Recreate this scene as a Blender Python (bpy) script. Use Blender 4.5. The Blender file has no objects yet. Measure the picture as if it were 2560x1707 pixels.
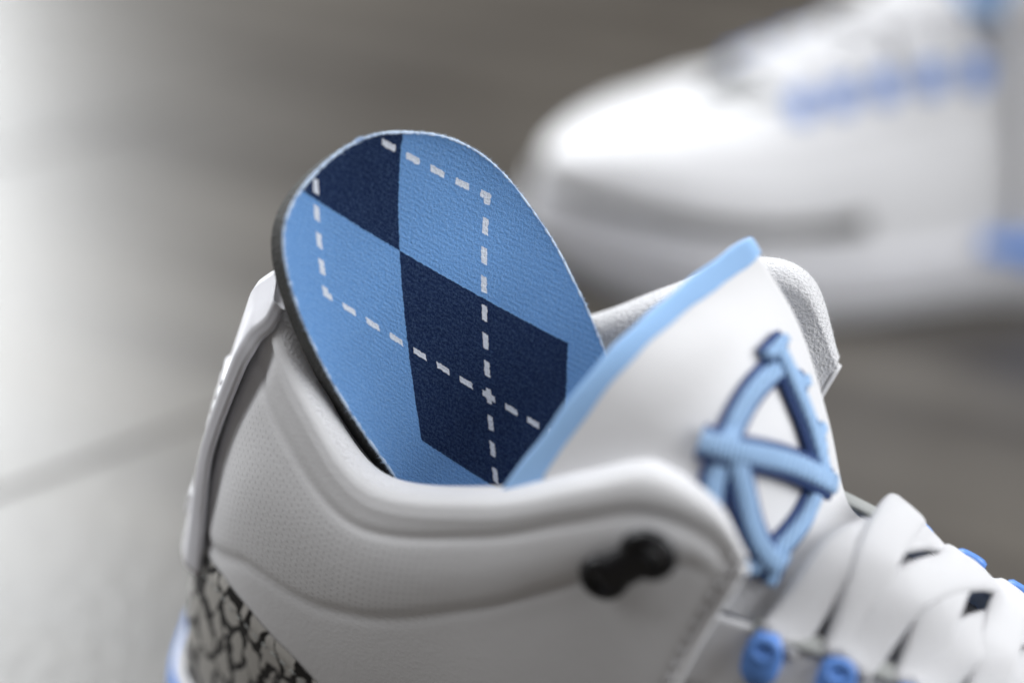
import bpy, bmesh, math, random
import numpy as np

# ------------------------------------------------------------------ camera, world, light, exposure
CM = 0.01                                   # everything below is measured in centimetres
scene = bpy.context.scene
col = scene.collection
PITCH, YAW, ROLL = math.radians(33), math.radians(18), math.radians(3.5)
r0 = np.array([math.cos(YAW), math.sin(YAW), 0.0])
fw = np.array([-math.sin(YAW) * math.cos(PITCH), math.cos(YAW) * math.cos(PITCH), -math.sin(PITCH)])
u0 = np.cross(r0, fw)
rt = r0 * math.cos(ROLL) + u0 * math.sin(ROLL)
up = u0 * math.cos(ROLL) - r0 * math.sin(ROLL)
CAM = np.array([16.0, -30.0, 33.5])
cam_data = bpy.data.cameras.new('camera')
cam = bpy.data.objects.new('camera', cam_data)
col.objects.link(cam)
from mathutils import Matrix, Vector
m = Matrix.Identity(4)
for i in range(3):
    m[i][0], m[i][1], m[i][2], m[i][3] = rt[i], up[i], -fw[i], CAM[i] * CM
cam.matrix_world = m
cam_data.lens = 60.0
cam_data.sensor_width = 36.0
cam_data.clip_start = 0.02
cam_data.clip_end = 100.0
cam_data.dof.use_dof = True
cam_data.dof.focus_distance = 0.388
cam_data.dof.aperture_fstop = 2.15
scene.camera = cam

world = bpy.data.worlds.new('World')
scene.world = world
world.use_nodes = True
bg = world.node_tree.nodes['Background']
bg.inputs[0].default_value = (1.0, 0.90, 0.84, 1)
bg.inputs[1].default_value = 0.075


def area(name, loc, target, sx, sy, power, color):
    d = bpy.data.lights.new(name, 'AREA')
    d.shape = 'RECTANGLE'
    d.size, d.size_y, d.energy, d.color = sx * CM, sy * CM, power, color
    o = bpy.data.objects.new(name, d)
    col.objects.link(o)
    o.location = [c * CM for c in loc]
    v = Vector(target) - Vector(loc)
    o.rotation_euler = v.to_track_quat('-Z', 'Y').to_euler()
    return o


area('window_light', (-178, 152, 122), (0, 10, 8), 95, 200, 72, (0.95, 0.98, 1.0))
area('ceiling_light', (25, 45, 200), (10, 10, 5), 190, 150, 20, (0.97, 0.98, 1.0))
area('side_window_light', (165, 25, 95), (10, 8, 8), 120, 120, 29, (0.96, 0.98, 1.0))
area('left_fill_light', (-150, -25, 110), (4, 0, 8), 110, 110, 17, (0.96, 0.98, 1.0))  # added soft fill to brighten the heel side, no actual window here

scene.view_settings.view_transform = 'Standard'
scene.view_settings.look = 'None'
scene.view_settings.exposure = 0.15
scene.view_settings.gamma = 1.0
scene.view_settings.use_curve_mapping = False
scene.cycles.use_denoising = True
try:
    scene.cycles.denoiser = 'OPENIMAGEDENOISE'
except Exception:
    pass
scene.cycles.max_bounces = 8
rng = np.random.default_rng(7)
random.seed(7)

# ------------------------------------------------------------------ materials
MATS = {}


def mat(name, base, rough=0.5, bump=None, sheen=0.0, var=None, spec=0.5, coat=0.0):
    """bump: list of (kind, scale, strength); var: (scale, amount) slow tone variation"""
    if name in MATS:
        return MATS[name]
    mt = bpy.data.materials.new(name)
    mt.use_nodes = True
    nt = mt.node_tree
    b = nt.nodes['Principled BSDF']
    b.inputs['Base Color'].default_value = (*base, 1)
    b.inputs['Roughness'].default_value = rough
    b.inputs['Specular IOR Level'].default_value = spec
    b.inputs['Sheen Weight'].default_value = sheen
    b.inputs['Sheen Roughness'].default_value = 0.5
    b.inputs['Coat Weight'].default_value = coat
    tc = nt.nodes.new('ShaderNodeTexCoord')
    if var:
        nz = nt.nodes.new('ShaderNodeTexNoise')
        nz.inputs['Scale'].default_value = var[0]
        nz.inputs['Detail'].default_value = 6
        nt.links.new(tc.outputs['Object'], nz.inputs['Vector'])
        mr = nt.nodes.new('ShaderNodeMapRange')
        mr.inputs[1].default_value, mr.inputs[2].default_value = 0.3, 0.7
        mr.inputs[3].default_value, mr.inputs[4].default_value = 1 - var[1], 1.0
        nt.links.new(nz.outputs['Fac'], mr.inputs[0])
        mx = nt.nodes.new('ShaderNodeVectorMath')
        mx.operation = 'SCALE'
        mx.inputs[0].default_value = base
        nt.links.new(mr.outputs[0], mx.inputs['Scale'])
        nt.links.new(mx.outputs[0], b.inputs['Base Color'])
    last = None
    for kind, sc, st in (bump or []):
        if kind == 'noise':
            t = nt.nodes.new('ShaderNodeTexNoise')
            t.inputs['Scale'].default_value = sc
            t.inputs['Detail'].default_value = 3
            out = t.outputs['Fac']
        elif kind == 'voronoi':
            t = nt.nodes.new('ShaderNodeTexVoronoi')
            t.inputs['Scale'].default_value = sc
            out = t.outputs['Distance']
        else:
            t = nt.nodes.new('ShaderNodeTexWave')
            t.inputs['Scale'].default_value = sc
            t.inputs['Distortion'].default_value = 1.5
            t.inputs['Detail'].default_value = 2
            out = t.outputs['Fac']
        nt.links.new(tc.outputs['Object'], t.inputs['Vector'])
        bp = nt.nodes.new('ShaderNodeBump')
        bp.inputs['Strength'].default_value = st
        bp.inputs['Distance'].default_value = 0.0006
        nt.links.new(out, bp.inputs['Height'])
        if last:
            nt.links.new(last, bp.inputs['Normal'])
        last = bp.outputs[0]
    if last:
        nt.links.new(last, b.inputs['Normal'])
    MATS[name] = mt
    return mt


def perforate(mt):
    """rows of tiny needle perforations where the mesh attribute 'perf' is set (UV in centimetres)"""
    nt = mt.node_tree
    b = nt.nodes['Principled BSDF']
    uv = nt.nodes.new('ShaderNodeUVMap')
    vo = nt.nodes.new('ShaderNodeTexVoronoi')
    vo.inputs['Scale'].default_value = 6.2
    vo.inputs['Randomness'].default_value = 0.0
    nt.links.new(uv.outputs[0], vo.inputs['Vector'])
    mr = nt.nodes.new('ShaderNodeMapRange')
    mr.inputs[1].default_value, mr.inputs[2].default_value = 0.16, 0.26
    mr.inputs[3].default_value, mr.inputs[4].default_value = 1.0, 0.0
    nt.links.new(vo.outputs['Distance'], mr.inputs[0])
    at = nt.nodes.new('ShaderNodeAttribute'); at.attribute_name = 'perf'
    mu = nt.nodes.new('ShaderNodeMath'); mu.operation = 'MULTIPLY'
    nt.links.new(mr.outputs[0], mu.inputs[0]); nt.links.new(at.outputs['Fac'], mu.inputs[1])
    old = b.inputs['Base Color'].links[0].from_socket
    mx = nt.nodes.new('ShaderNodeMix'); mx.data_type = 'RGBA'
    sc_ = nt.nodes.new('ShaderNodeMath'); sc_.operation = 'MULTIPLY'; sc_.inputs[1].default_value = 0.2
    nt.links.new(mu.outputs[0], sc_.inputs[0]); nt.links.new(sc_.outputs[0], mx.inputs[0])
    nt.links.new(old, mx.inputs[6]); mx.inputs[7].default_value = (0.25, 0.25, 0.26, 1)
    nt.links.new(mx.outputs[2], b.inputs['Base Color'])
    return mt


leather = mat('white_leather', (0.80, 0.80, 0.815), 0.55, [('voronoi', 1100, 0.07), ('noise', 350, 0.06)], var=(25, 0.05))
panel_m = perforate(mat('white_perforated_leather', (0.80, 0.80, 0.815), 0.45, [('voronoi', 1100, 0.07), ('noise', 300, 0.10)], var=(25, 0.05)))
stitch_m = mat('white_thread', (0.78, 0.78, 0.80), 0.7)
lining_m = mat('white_terry', (0.80, 0.80, 0.82), 0.95, [('noise', 1400, 1.0), ('wave', 330, 0.06)], sheen=0.4)
rubber_w = mat('white_rubber', (0.68, 0.68, 0.71), 0.55, [('noise', 700, 0.15)], var=(30, 0.06))
rubber_g = mat('grey_rubber', (0.32, 0.32, 0.33), 0.6, [('noise', 500, 0.2)])
tab_m = mat('pale_moulded_plastic', (0.72, 0.72, 0.76), 0.33, [('noise', 600, 0.06)])
blue_m = mat('carolina_blue_plastic', (0.13, 0.30, 0.75), 0.38, [('noise', 600, 0.08)])
edge_m = mat('carolina_blue_webbing', (0.33, 0.56, 0.90), 0.8, [('wave', 500, 0.3)], sheen=0.2)
thread_m = mat('pale_blue_thread', (0.36, 0.58, 0.90), 0.5, [('wave', 300, 0.9), ('noise', 1800, 0.3)], sheen=0.15)
thread_d = mat('navy_thread', (0.03, 0.07, 0.22), 0.6, [('wave', 900, 0.5)])
lace_m = mat('white_lace_webbing', (0.84, 0.84, 0.86), 0.85, [('wave', 700, 0.5), ('noise', 2500, 0.4)], sheen=0.2)
black_m = mat('black_plastic', (0.008, 0.008, 0.010), 0.35)
grey_m = mat('grey_piping', (0.03, 0.028, 0.024), 0.7)
cord_m = mat('grey_suede_trim', (0.36, 0.37, 0.36), 0.8, [('noise', 1500, 0.5)])
foam_m = mat('charcoal_foam', (0.085, 0.085, 0.083), 0.9, [('voronoi', 1200, 0.5)], var=(150, 0.3))
fuzz_m = mat('pale_fibre', (0.62, 0.75, 0.93), 0.9)
fuzz_w = mat('white_fibre', (0.85, 0.85, 0.86), 0.9)


def elephant_material():
    mt = bpy.data.materials.new('elephant_print')
    mt.use_nodes = True
    nt = mt.node_tree
    b = nt.nodes['Principled BSDF']
    b.inputs['Roughness'].default_value = 0.5
    uv = nt.nodes.new('ShaderNodeUVMap')
    mp = nt.nodes.new('ShaderNodeMapping')
    mp.inputs['Scale'].default_value = (1.25, 0.62, 1)
    mp.inputs['Rotation'].default_value = (0, 0, 0.35)
    nt.links.new(uv.outputs[0], mp.inputs[0])
    nz = nt.nodes.new('ShaderNodeTexNoise')
    nz.inputs['Scale'].default_value = 1.7
    nz.inputs['Detail'].default_value = 3
    nt.links.new(mp.outputs[0], nz.inputs['Vector'])
    ad = nt.nodes.new('ShaderNodeVectorMath'); ad.operation = 'MULTIPLY_ADD'
    ad.inputs[1].default_value = (0.75, 0.75, 0)
    nt.links.new(nz.outputs['Color'], ad.inputs[0])
    nt.links.new(mp.outputs[0], ad.inputs[2])
    vo = nt.nodes.new('ShaderNodeTexVoronoi')
    vo.feature = 'DISTANCE_TO_EDGE'
    vo.inputs['Scale'].default_value = 1.35
    nt.links.new(ad.outputs[0], vo.inputs['Vector'])
    n2 = nt.nodes.new('ShaderNodeTexNoise')
    n2.inputs['Scale'].default_value = 2.6
    nt.links.new(mp.outputs[0], n2.inputs['Vector'])
    th = nt.nodes.new('ShaderNodeMapRange')
    th.inputs[1].default_value, th.inputs[2].default_value = 0.35, 0.68
    th.inputs[3].default_value, th.inputs[4].default_value = 0.025, 0.17
    nt.links.new(n2.outputs['Fac'], th.inputs[0])
    sb = nt.nodes.new('ShaderNodeMath'); sb.operation = 'SUBTRACT'
    nt.links.new(vo.outputs['Distance'], sb.inputs[0]); nt.links.new(th.outputs[0], sb.inputs[1])
    sm = nt.nodes.new('ShaderNodeMapRange')
    sm.inputs[1].default_value, sm.inputs[2].default_value = -0.012, 0.012
    nt.links.new(sb.outputs[0], sm.inputs[0])
    mx = nt.nodes.new('ShaderNodeMix'); mx.data_type = 'RGBA'
    mx.inputs[6].default_value = (0.012, 0.011, 0.011, 1)
    mx.inputs[7].default_value = (0.50, 0.485, 0.455, 1)
    nt.links.new(sm.outputs[0], mx.inputs[0])
    nt.links.new(mx.outputs[2], b.inputs['Base Color'])
    bp = nt.nodes.new('ShaderNodeBump')
    bp.inputs['Strength'].default_value = 0.5
    bp.inputs['Distance'].default_value = 0.0005
    nt.links.new(sm.outputs[0], bp.inputs['Height'])
    nt.links.new(bp.outputs[0], b.inputs['Normal'])
    return mt


elephant_m = elephant_material()


def argyle_material():
    """flat argyle print: UV carries lattice coordinates (s, t); navy diamonds in a chain,
    white dashed rhombi centred on the points where the diamonds touch"""
    mt = bpy.data.materials.new('argyle_fabric')
    mt.use_nodes = True
    nt = mt.node_tree
    b = nt.nodes['Principled BSDF']
    b.inputs['Roughness'].default_value = 0.9
    b.inputs['Sheen Weight'].default_value = 0.14
    b.inputs['Sheen Roughness'].default_value = 0.45
    b.inputs['Sheen Tint'].default_value = (0.75, 0.85, 1.0, 1)
    b.inputs['Specular IOR Level'].default_value = 0.2

    def math_(op, a, c=None, d=None):
        n = nt.nodes.new('ShaderNodeMath'); n.operation = op
        for i, v in enumerate((a, c, d)):
            if v is None:
                continue
            if isinstance(v, (int, float)):
                n.inputs[i].default_value = v
            else:
                nt.links.new(v, n.inputs[i])
        return n.outputs[0]
    uv = nt.nodes.new('ShaderNodeUVMap')
    tc = nt.nodes.new('ShaderNodeTexCoord')
    fz = nt.nodes.new('ShaderNodeTexNoise')           # fibres make the print edges slightly ragged
    fz.inputs['Scale'].default_value = 1500
    nt.links.new(tc.outputs['Object'], fz.inputs['Vector'])
    sp = nt.nodes.new('ShaderNodeSeparateXYZ')
    nt.links.new(uv.outputs[0], sp.inputs[0])
    jit = math_('MULTIPLY', math_('SUBTRACT', fz.outputs['Fac'], 0.5), 0.016)
    s = math_('ADD', sp.outputs[0], jit)
    t = math_('ADD', sp.outputs[1], jit)
    navy = math_('COMPARE', math_('FLOOR', s), math_('FLOOR', t), 0.1)
    # distance to dashed lines: rhombus k has s,t in [k-.5, k+.5]
    fs = math_('SUBTRACT', s, math_('FLOOR', math_('ADD', s, 0.5)))   # -.5 .. .5
    ft = math_('SUBTRACT', t, math_('FLOOR', math_('ADD', t, 0.5)))
    same = math_('COMPARE', math_('FLOOR', math_('ADD', s, 0.5)), math_('FLOOR', math_('ADD', t, 0.5)), 0.1)
    W = 0.0165

    def line(across, along, acr_raw, alo_raw):
        near = math_('LESS_THAN', math_('ABSOLUTE', math_('SUBTRACT', math_('ABSOLUTE', across), 0.5)), W)
        # dash phase: period 1/7, a dash is centred on every corner
        ph = math_('FRACT', math_('ADD', math_('MULTIPLY', math_('ADD', along, 0.5), 7.0), 0.275))
        dash = math_('LESS_THAN', ph, 0.55)
        return math_('MULTIPLY', near, dash)
    # a line belongs to rhombus k when the along coordinate lies inside it and the across is at k+-.5
    # evaluate for both neighbours of the across coordinate
    def rhomb(k):
        ds, dt = math_('SUBTRACT', s, k), math_('SUBTRACT', t, k)
        ins = math_('LESS_THAN', math_('ABSOLUTE', ds), 0.5 + W)
        int_ = math_('LESS_THAN', math_('ABSOLUTE', dt), 0.5 + W)
        l1 = line(ds, dt, s, t)
        l2 = line(dt, ds, t, s)
        return math_('MULTIPLY', math_('MULTIPLY', ins, int_), math_('MAXIMUM', l1, l2))
    white = math_('MAXIMUM', math_('MAXIMUM', rhomb(0.0), rhomb(1.0)), rhomb(-1.0))
    # woven grain
    gr = nt.nodes.new('ShaderNodeTexNoise')
    gr.inputs['Scale'].default_value = 1700; gr.inputs['Detail'].default_value = 4
    gr.inputs['Roughness'].default_value = 0.7
    nt.links.new(tc.outputs['Object'], gr.inputs['Vector'])
    g2 = nt.nodes.new('ShaderNodeTexNoise')
    g2.inputs['Scale'].default_value = 60; g2.inputs['Detail'].default_value = 3
    nt.links.new(tc.outputs['Object'], g2.inputs['Vector'])
    mx = nt.nodes.new('ShaderNodeMix'); mx.data_type = 'RGBA'
    mx.inputs[6].default_value = (0.150, 0.335, 0.68, 1)
    mx.inputs[7].default_value = (0.004, 0.017, 0.070, 1)
    nt.links.new(navy, mx.inputs[0])
    # lighter fibre tips
    tip = nt.nodes.new('ShaderNodeMapRange')
    tip.inputs[1].default_value, tip.inputs[2].default_value = 0.42, 0.75
    tip.inputs[3].default_value, tip.inputs[4].default_value = 0.0, 0.40
    nt.links.new(gr.outputs['Fac'], tip.inputs[0])
    m1 = nt.nodes.new('ShaderNodeMix'); m1.data_type = 'RGBA'
    tipf = math_('MULTIPLY', tip.outputs[0], math_('SUBTRACT', 1.0, math_('MULTIPLY', navy, 0.72)))
    nt.links.new(tipf, m1.inputs[0])
    nt.links.new(mx.outputs[2], m1.inputs[6])
    m1.inputs[7].default_value = (0.30, 0.50, 0.80, 1)
    m2 = nt.nodes.new('ShaderNodeMix'); m2.data_type = 'RGBA'
    wf = math_('MULTIPLY', white, math_('MULTIPLY_ADD', gr.outputs['Fac'], 0.45, 0.70))
    wc = math_('MINIMUM', wf, 0.95)
    nt.links.new(wc, m2.inputs[0])
    nt.links.new(m1.outputs[2], m2.inputs[6])
    m2.inputs[7].default_value = (0.80, 0.84, 0.92, 1)
    va = math_('MULTIPLY_ADD', g2.outputs['Fac'], 0.22, 0.89)
    vm = nt.nodes.new('ShaderNodeVectorMath'); vm.operation = 'SCALE'
    nt.links.new(m2.outputs[2], vm.inputs[0]); nt.links.new(va, vm.inputs['Scale'])
    nt.links.new(vm.outputs[0], b.inputs['Base Color'])
    bp = nt.nodes.new('ShaderNodeBump')
    bp.inputs['Strength'].default_value = 0.8
    bp.inputs['Distance'].default_value = 0.0005
    nt.links.new(gr.outputs['Fac'], bp.inputs['Height'])
    wv = nt.nodes.new('ShaderNodeTexWave')           # fine diagonal twill
    wv.inputs['Scale'].default_value = 11.0
    wv.inputs['Distortion'].default_value = 1.2
    wv.bands_direction = 'Y'
    nt.links.new(uv.outputs[0], wv.inputs['Vector'])
    b2 = nt.nodes.new('ShaderNodeBump')
    b2.inputs['Strength'].default_value = 0.10
    b2.inputs['Distance'].default_value = 0.0004
    nt.links.new(wv.outputs['Fac'], b2.inputs['Height'])
    nt.links.new(bp.outputs[0], b2.inputs['Normal'])
    nt.links.new(b2.outputs[0], b.inputs['Normal'])
    return mt


argyle_m = argyle_material()


def floor_material():
    mt = bpy.data.materials.new('polished_concrete')
    mt.use_nodes = True
    nt = mt.node_tree
    b = nt.nodes['Principled BSDF']
    tc = nt.nodes.new('ShaderNodeTexCoord')
    n1 = nt.nodes.new('ShaderNodeTexNoise')
    n1.inputs['Scale'].default_value = 5; n1.inputs['Detail'].default_value = 8
    nt.links.new(tc.outputs['Object'], n1.inputs['Vector'])
    mp = nt.nodes.new('ShaderNodeMapping')
    mp.inputs['Rotation'].default_value = (0, 0, -1.015)
    mp.inputs['Scale'].default_value = (1.2, 11, 1)
    nt.links.new(tc.outputs['Object'], mp.inputs[0])
    n2 = nt.nodes.new('ShaderNodeTexNoise')
    n2.inputs['Scale'].default_value = 2.2; n2.inputs['Detail'].default_value = 5
    nt.links.new(mp.outputs[0], n2.inputs['Vector'])
    ad = nt.nodes.new('ShaderNodeMath'); ad.operation = 'ADD'
    nt.links.new(n1.outputs['Fac'], ad.inputs[0]); nt.links.new(n2.outputs['Fac'], ad.inputs[1])
    cr = nt.nodes.new('ShaderNodeValToRGB')
    cr.color_ramp.elements[0].position, cr.color_ramp.elements[1].position = 0.40, 0.61
    cr.color_ramp.elements[0].color = (0.038, 0.032, 0.026, 1)
    cr.color_ramp.elements[1].color = (0.103, 0.092, 0.077, 1)
    hf = nt.nodes.new('ShaderNodeMath'); hf.operation = 'MULTIPLY'; hf.inputs[1].default_value = 0.5
    nt.links.new(ad.outputs[0], hf.inputs[0]); nt.links.new(hf.outputs[0], cr.inputs[0])
    nt.links.new(cr.outputs[0], b.inputs['Base Color'])
    mr = nt.nodes.new('ShaderNodeMapRange')
    mr.inputs[3].default_value, mr.inputs[4].default_value = 0.30, 0.42
    nt.links.new(n2.outputs['Fac'], mr.inputs[0])
    nt.links.new(mr.outputs[0], b.inputs['Roughness'])
    b.inputs['Specular IOR Level'].default_value = 0.95
    n3 = nt.nodes.new('ShaderNodeTexNoise')
    n3.inputs['Scale'].default_value = 160; n3.inputs['Detail'].default_value = 6
    nt.links.new(tc.outputs['Object'], n3.inputs['Vector'])
    bp = nt.nodes.new('ShaderNodeBump')
    bp.inputs['Strength'].default_value = 0.3; bp.inputs['Distance'].default_value = 0.0006
    nt.links.new(n3.outputs['Fac'], bp.inputs['Height'])
    nt.links.new(bp.outputs[0], b.inputs['Normal'])
    return mt


# ------------------------------------------------------------------ helpers
def link_mesh(name, verts, faces, material, parent=None, smooth=True, uvs=None, kind=None):
    me = bpy.data.meshes.new(name)
    v = np.asarray(verts, float) * CM
    me.from_pydata(v.tolist(), [], [tuple(int(i) for i in f) for f in faces])
    if smooth:
        me.polygons.foreach_set('use_smooth', [True] * len(me.polygons))
    if uvs is not None:
        lay = me.uv_layers.new(name='UVMap')
        li = np.zeros(len(me.loops), dtype=np.int32)
        me.loops.foreach_get('vertex_index', li)
        lay.data.foreach_set('uv', np.asarray(uvs, float)[li].ravel())
    me.materials.append(material)
    me.update()
    o = bpy.data.objects.new(name, me)
    col.objects.link(o)
    if parent is not None:
        o.parent = parent
    if kind:
        o['kind'] = kind
    return o


def grid_faces(nr, nc, closed_c=False, base=0, flip=False):
    F = []
    for i in range(nr - 1):
        for j in range(nc if closed_c else nc - 1):
            a, b = base + i * nc + j, base + i * nc + (j + 1) % nc
            c, d = a + nc, b + nc
            F.append((a, c, d, b) if flip else (a, b, d, c))
    return F


def catmull(P, n_or_params):
    """Catmull-Rom through P (k,3) at integer knots; params in [0,k-1]"""
    P = np.asarray(P, float)
    k = len(P)
    x = np.linspace(0, k - 1, n_or_params) if np.isscalar(n_or_params) else np.asarray(n_or_params, float)
    Q = np.concatenate([[2 * P[0] - P[1]], P, [2 * P[-1] - P[-2]]])
    i = np.clip(np.floor(x).astype(int), 0, k - 2)
    f = (x - i).reshape((-1,) + (1,) * (P.ndim - 1))
    p0, p1, p2, p3 = Q[i], Q[i + 1], Q[i + 2], Q[i + 3]
    return 0.5 * (2 * p1 + (p2 - p0) * f + (2 * p0 - 5 * p1 + 4 * p2 - p3) * f ** 2 + (3 * p1 - p0 - 3 * p2 + p3) * f ** 3)


def surf(G, s, t):
    """tensor Catmull-Rom over control grid G (ns, nt, 3)"""
    A = catmull(G, s)                       # (len s, nt, 3)
    B = catmull(np.swapaxes(A, 0, 1), t)    # (len t, len s, 3)
    return np.swapaxes(B, 0, 1)


def grid_normals(P):
    du = np.gradient(P, axis=0)
    dv = np.gradient(P, axis=1)
    n = np.cross(du, dv)
    return n / np.maximum(np.linalg.norm(n, axis=2, keepdims=True), 1e-9)


def smoothstep(a, b, x):
    t = np.clip((x - a) / (b - a), 0, 1)
    return t * t * (3 - 2 * t)


def tube(path, radius, seg=10, flat=1.0, normals=None, cap=True):
    """verts and faces of a tube along path; flat<1 squashes it along the given normals"""
    path = np.asarray(path, float)
    n = len(path)
    T = np.gradient(path, axis=0)
    T /= np.maximum(np.linalg.norm(T, axis=1, keepdims=True), 1e-9)
    if normals is None:
        normals = np.tile([0.0, 0.0, 1.0], (n, 1))
    N = normals - T * np.sum(normals * T, axis=1, keepdims=True)
    N /= np.maximum(np.linalg.norm(N, axis=1, keepdims=True), 1e-9)
    B = np.cross(T, N)
    rad = np.full(n, radius) if np.isscalar(radius) else np.asarray(radius)
    V = []
    for i in range(n):
        for j in range(seg):
            a = 2 * math.pi * j / seg
            V.append(path[i] + rad[i] * (math.cos(a) * B[i] + flat * math.sin(a) * N[i]))
    F = grid_faces(n, seg, True)
    if cap:
        b = len(V)
        V += [path[0], path[-1]]
        for j in range(seg):
            F.append((b, (j + 1) % seg, j))
            F.append((b + 1, (n - 1) * seg + j, (n - 1) * seg + (j + 1) % seg))
    return V, F


def ribbon(path, normals, width, thick, seg=12):
    """flat woven lace: superellipse section"""
    path = np.asarray(path, float)
    n = len(path)
    T = np.gradient(path, axis=0)
    T /= np.linalg.norm(T, axis=1, keepdims=True)
    N = normals - T * np.sum(normals * T, axis=1, keepdims=True)
    N /= np.linalg.norm(N, axis=1, keepdims=True)
    B = np.cross(T, N)
    w = np.full(n, width) if np.isscalar(width) else np.asarray(width)
    V = []
    for i in range(n):
        for j in range(seg):
            a = 2 * math.pi * j / seg
            c, s_ = math.cos(a), math.sin(a)
            c = math.copysign(abs(c) ** 0.45, c)
            s_ = math.copysign(abs(s_) ** 0.8, s_)
            V.append(path[i] + 0.5 * w[i] * c * B[i] + 0.5 * thick * s_ * N[i])
    F = grid_faces(n, seg, True)
    F.append(tuple(range(seg - 1, -1, -1)))
    F.append(tuple((n - 1) * seg + j for j in range(seg)))
    return V, F


def stitches(path, normals, length=0.24, gap=0.13, rad=0.035):
    """a row of short thread stitches lying on a surface"""
    path = np.asarray(path, float)
    L = np.concatenate([[0], np.cumsum(np.linalg.norm(np.diff(path, axis=0), axis=1))])
    V, F = [], []
    at = lambda d, A: np.array([np.interp(d, L, A[:, k]) for k in range(3)])
    d = 0.05
    while d + length < L[-1]:
        n_ = at(d + length / 2, normals)
        pp = [at(d + length * q, path) + n_ * (0.012 + 0.02 * math.sin(math.pi * q)) for q in (0, 0.33, 0.67, 1)]
        v, f_ = tube(pp, [rad * 0.6, rad, rad, rad * 0.6], 5, normals=np.tile(n_, (4, 1)))
        b = len(V)
        V += [tuple(x) for x in v]; F += [tuple(i + b for i in q) for q in f_]
        d += length + gap
    return V, F


def empty(name, label, cat, group=None):
    o = bpy.data.objects.new(name, None)
    o.empty_display_size = 0.02
    col.objects.link(o)
    o['label'], o['category'] = label, cat
    if group:
        o['group'] = group
    return o


def fibres(points, normals, length, width, n, spread=0.8):
    """short bent hairs: one thin quad pair each"""
    V, F = [], []
    idx = rng.integers(0, len(points), n)
    for k in idx:
        d = normals[k] + rng.normal(0, spread, 3)
        d /= np.linalg.norm(d)
        side = np.cross(d, rng.normal(0, 1, 3))
        side /= np.linalg.norm(side)
        L = length * rng.uniform(0.4, 1.5)
        p = points[k] - normals[k] * 0.01
        bend = rng.normal(0, 0.35, 3) * L
        a, m_, e = p, p + d * L * 0.5, p + d * L + bend
        b = len(V)
        V += [a - side * width, a + side * width, m_ + side * width * 0.8, m_ - side * width * 0.8, e]
        F += [(b, b + 1, b + 2, b + 3), (b + 3, b + 2, b + 4)]
    return V, F


# ------------------------------------------------------------------ floor
floor = link_mesh('floor', [(-900, -700, 0), (900, -700, 0), (900, 900, 0), (-900, 900, 0)], [(0, 1, 2, 3)],
                  floor_material(), smooth=False, kind='structure')

jd = np.array([0.528, 0.849, 0]); jn = np.array([0.849, -0.528, 0])
for off in (0.0, -21.0, 42.0):
    c0 = np.array([-11.5, 4.4, 0.02]) + jn * off
    a_, b_ = c0 - jd * 300, c0 + jd * 300
    link_mesh('floor_joint', [a_ - jn * 0.14, b_ - jn * 0.14, b_ + jn * 0.14, a_ + jn * 0.14], [(3, 2, 1, 0)],
              mat('joint_filler', (0.05, 0.045, 0.04), 0.8), floor, smooth=False)

# ------------------------------------------------------------------ sneaker control grids (one half, y >= 0)
TOP_A = [(0.35, 0, 12.9), (0.95, 1.25, 12.35), (2.1, 2.15, 11.25), (4.0, 2.95, 9.95), (6.8, 3.2, 10.6), (8.8, 3.2, 11.6),
         (10.3, 3.05, 12.2), (11.7, 2.9, 11.85), (12.5, 2.85, 11.0)]
UMID_A = [(-0.75, 0, 9.2), (-0.1, 1.5, 9.2), (1.2, 2.65, 9.0), (3.8, 3.3, 8.6), (6.6, 3.5, 8.7), (8.6, 3.55, 9.1),
          (10.1, 3.5, 9.4), (11.1, 3.4, 9.3), (11.8, 3.3, 9.0)]
LMID_A = [(-1.45, 0, 6), (-0.78, 1.9, 6), (0.9, 3.1, 5.9), (3.6, 3.6, 5.7), (6.4, 3.75, 5.7), (8.2, 3.8, 5.9),
          (9.4, 3.8, 6), (10.4, 3.8, 6), (11.1, 3.8, 6)]
FEA_A = [(-2.05, 0, 1.9), (-1.3, 2.1, 1.9), (0.65, 3.2, 2.0), (3.4, 3.5, 2.1), (6, 3.65, 2.2), (7.5, 3.75, 2.3),
         (8.7, 3.8, 2.35), (9.6, 3.85, 2.4), (10.4, 3.9, 2.4)]
GA = np.stack([np.array(x, float) for x in (FEA_A, LMID_A, UMID_A, TOP_A)], axis=1)
# the inner side of the shoe stands higher and is spread outwards at the loosened laces
TOP_F = TOP_A[:3] + [(4.1, 3.1, 10.6), (6.8, 3.6, 11.5), (8.75, 4.0, 12.65), (10.6, 4.35, 13.7), (12.0, 4.35, 13.55), (12.95, 4.05, 11.9)]
UMID_F = UMID_A[:5] + [(8.6, 3.7, 9.3), (10.2, 3.75, 9.7), (11.3, 3.65, 9.7), (12.1, 3.5, 9.3)]
GF = np.stack([np.array(x, float) for x in (FEA_A, LMID_A, UMID_F, TOP_F)], axis=1)

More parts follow.
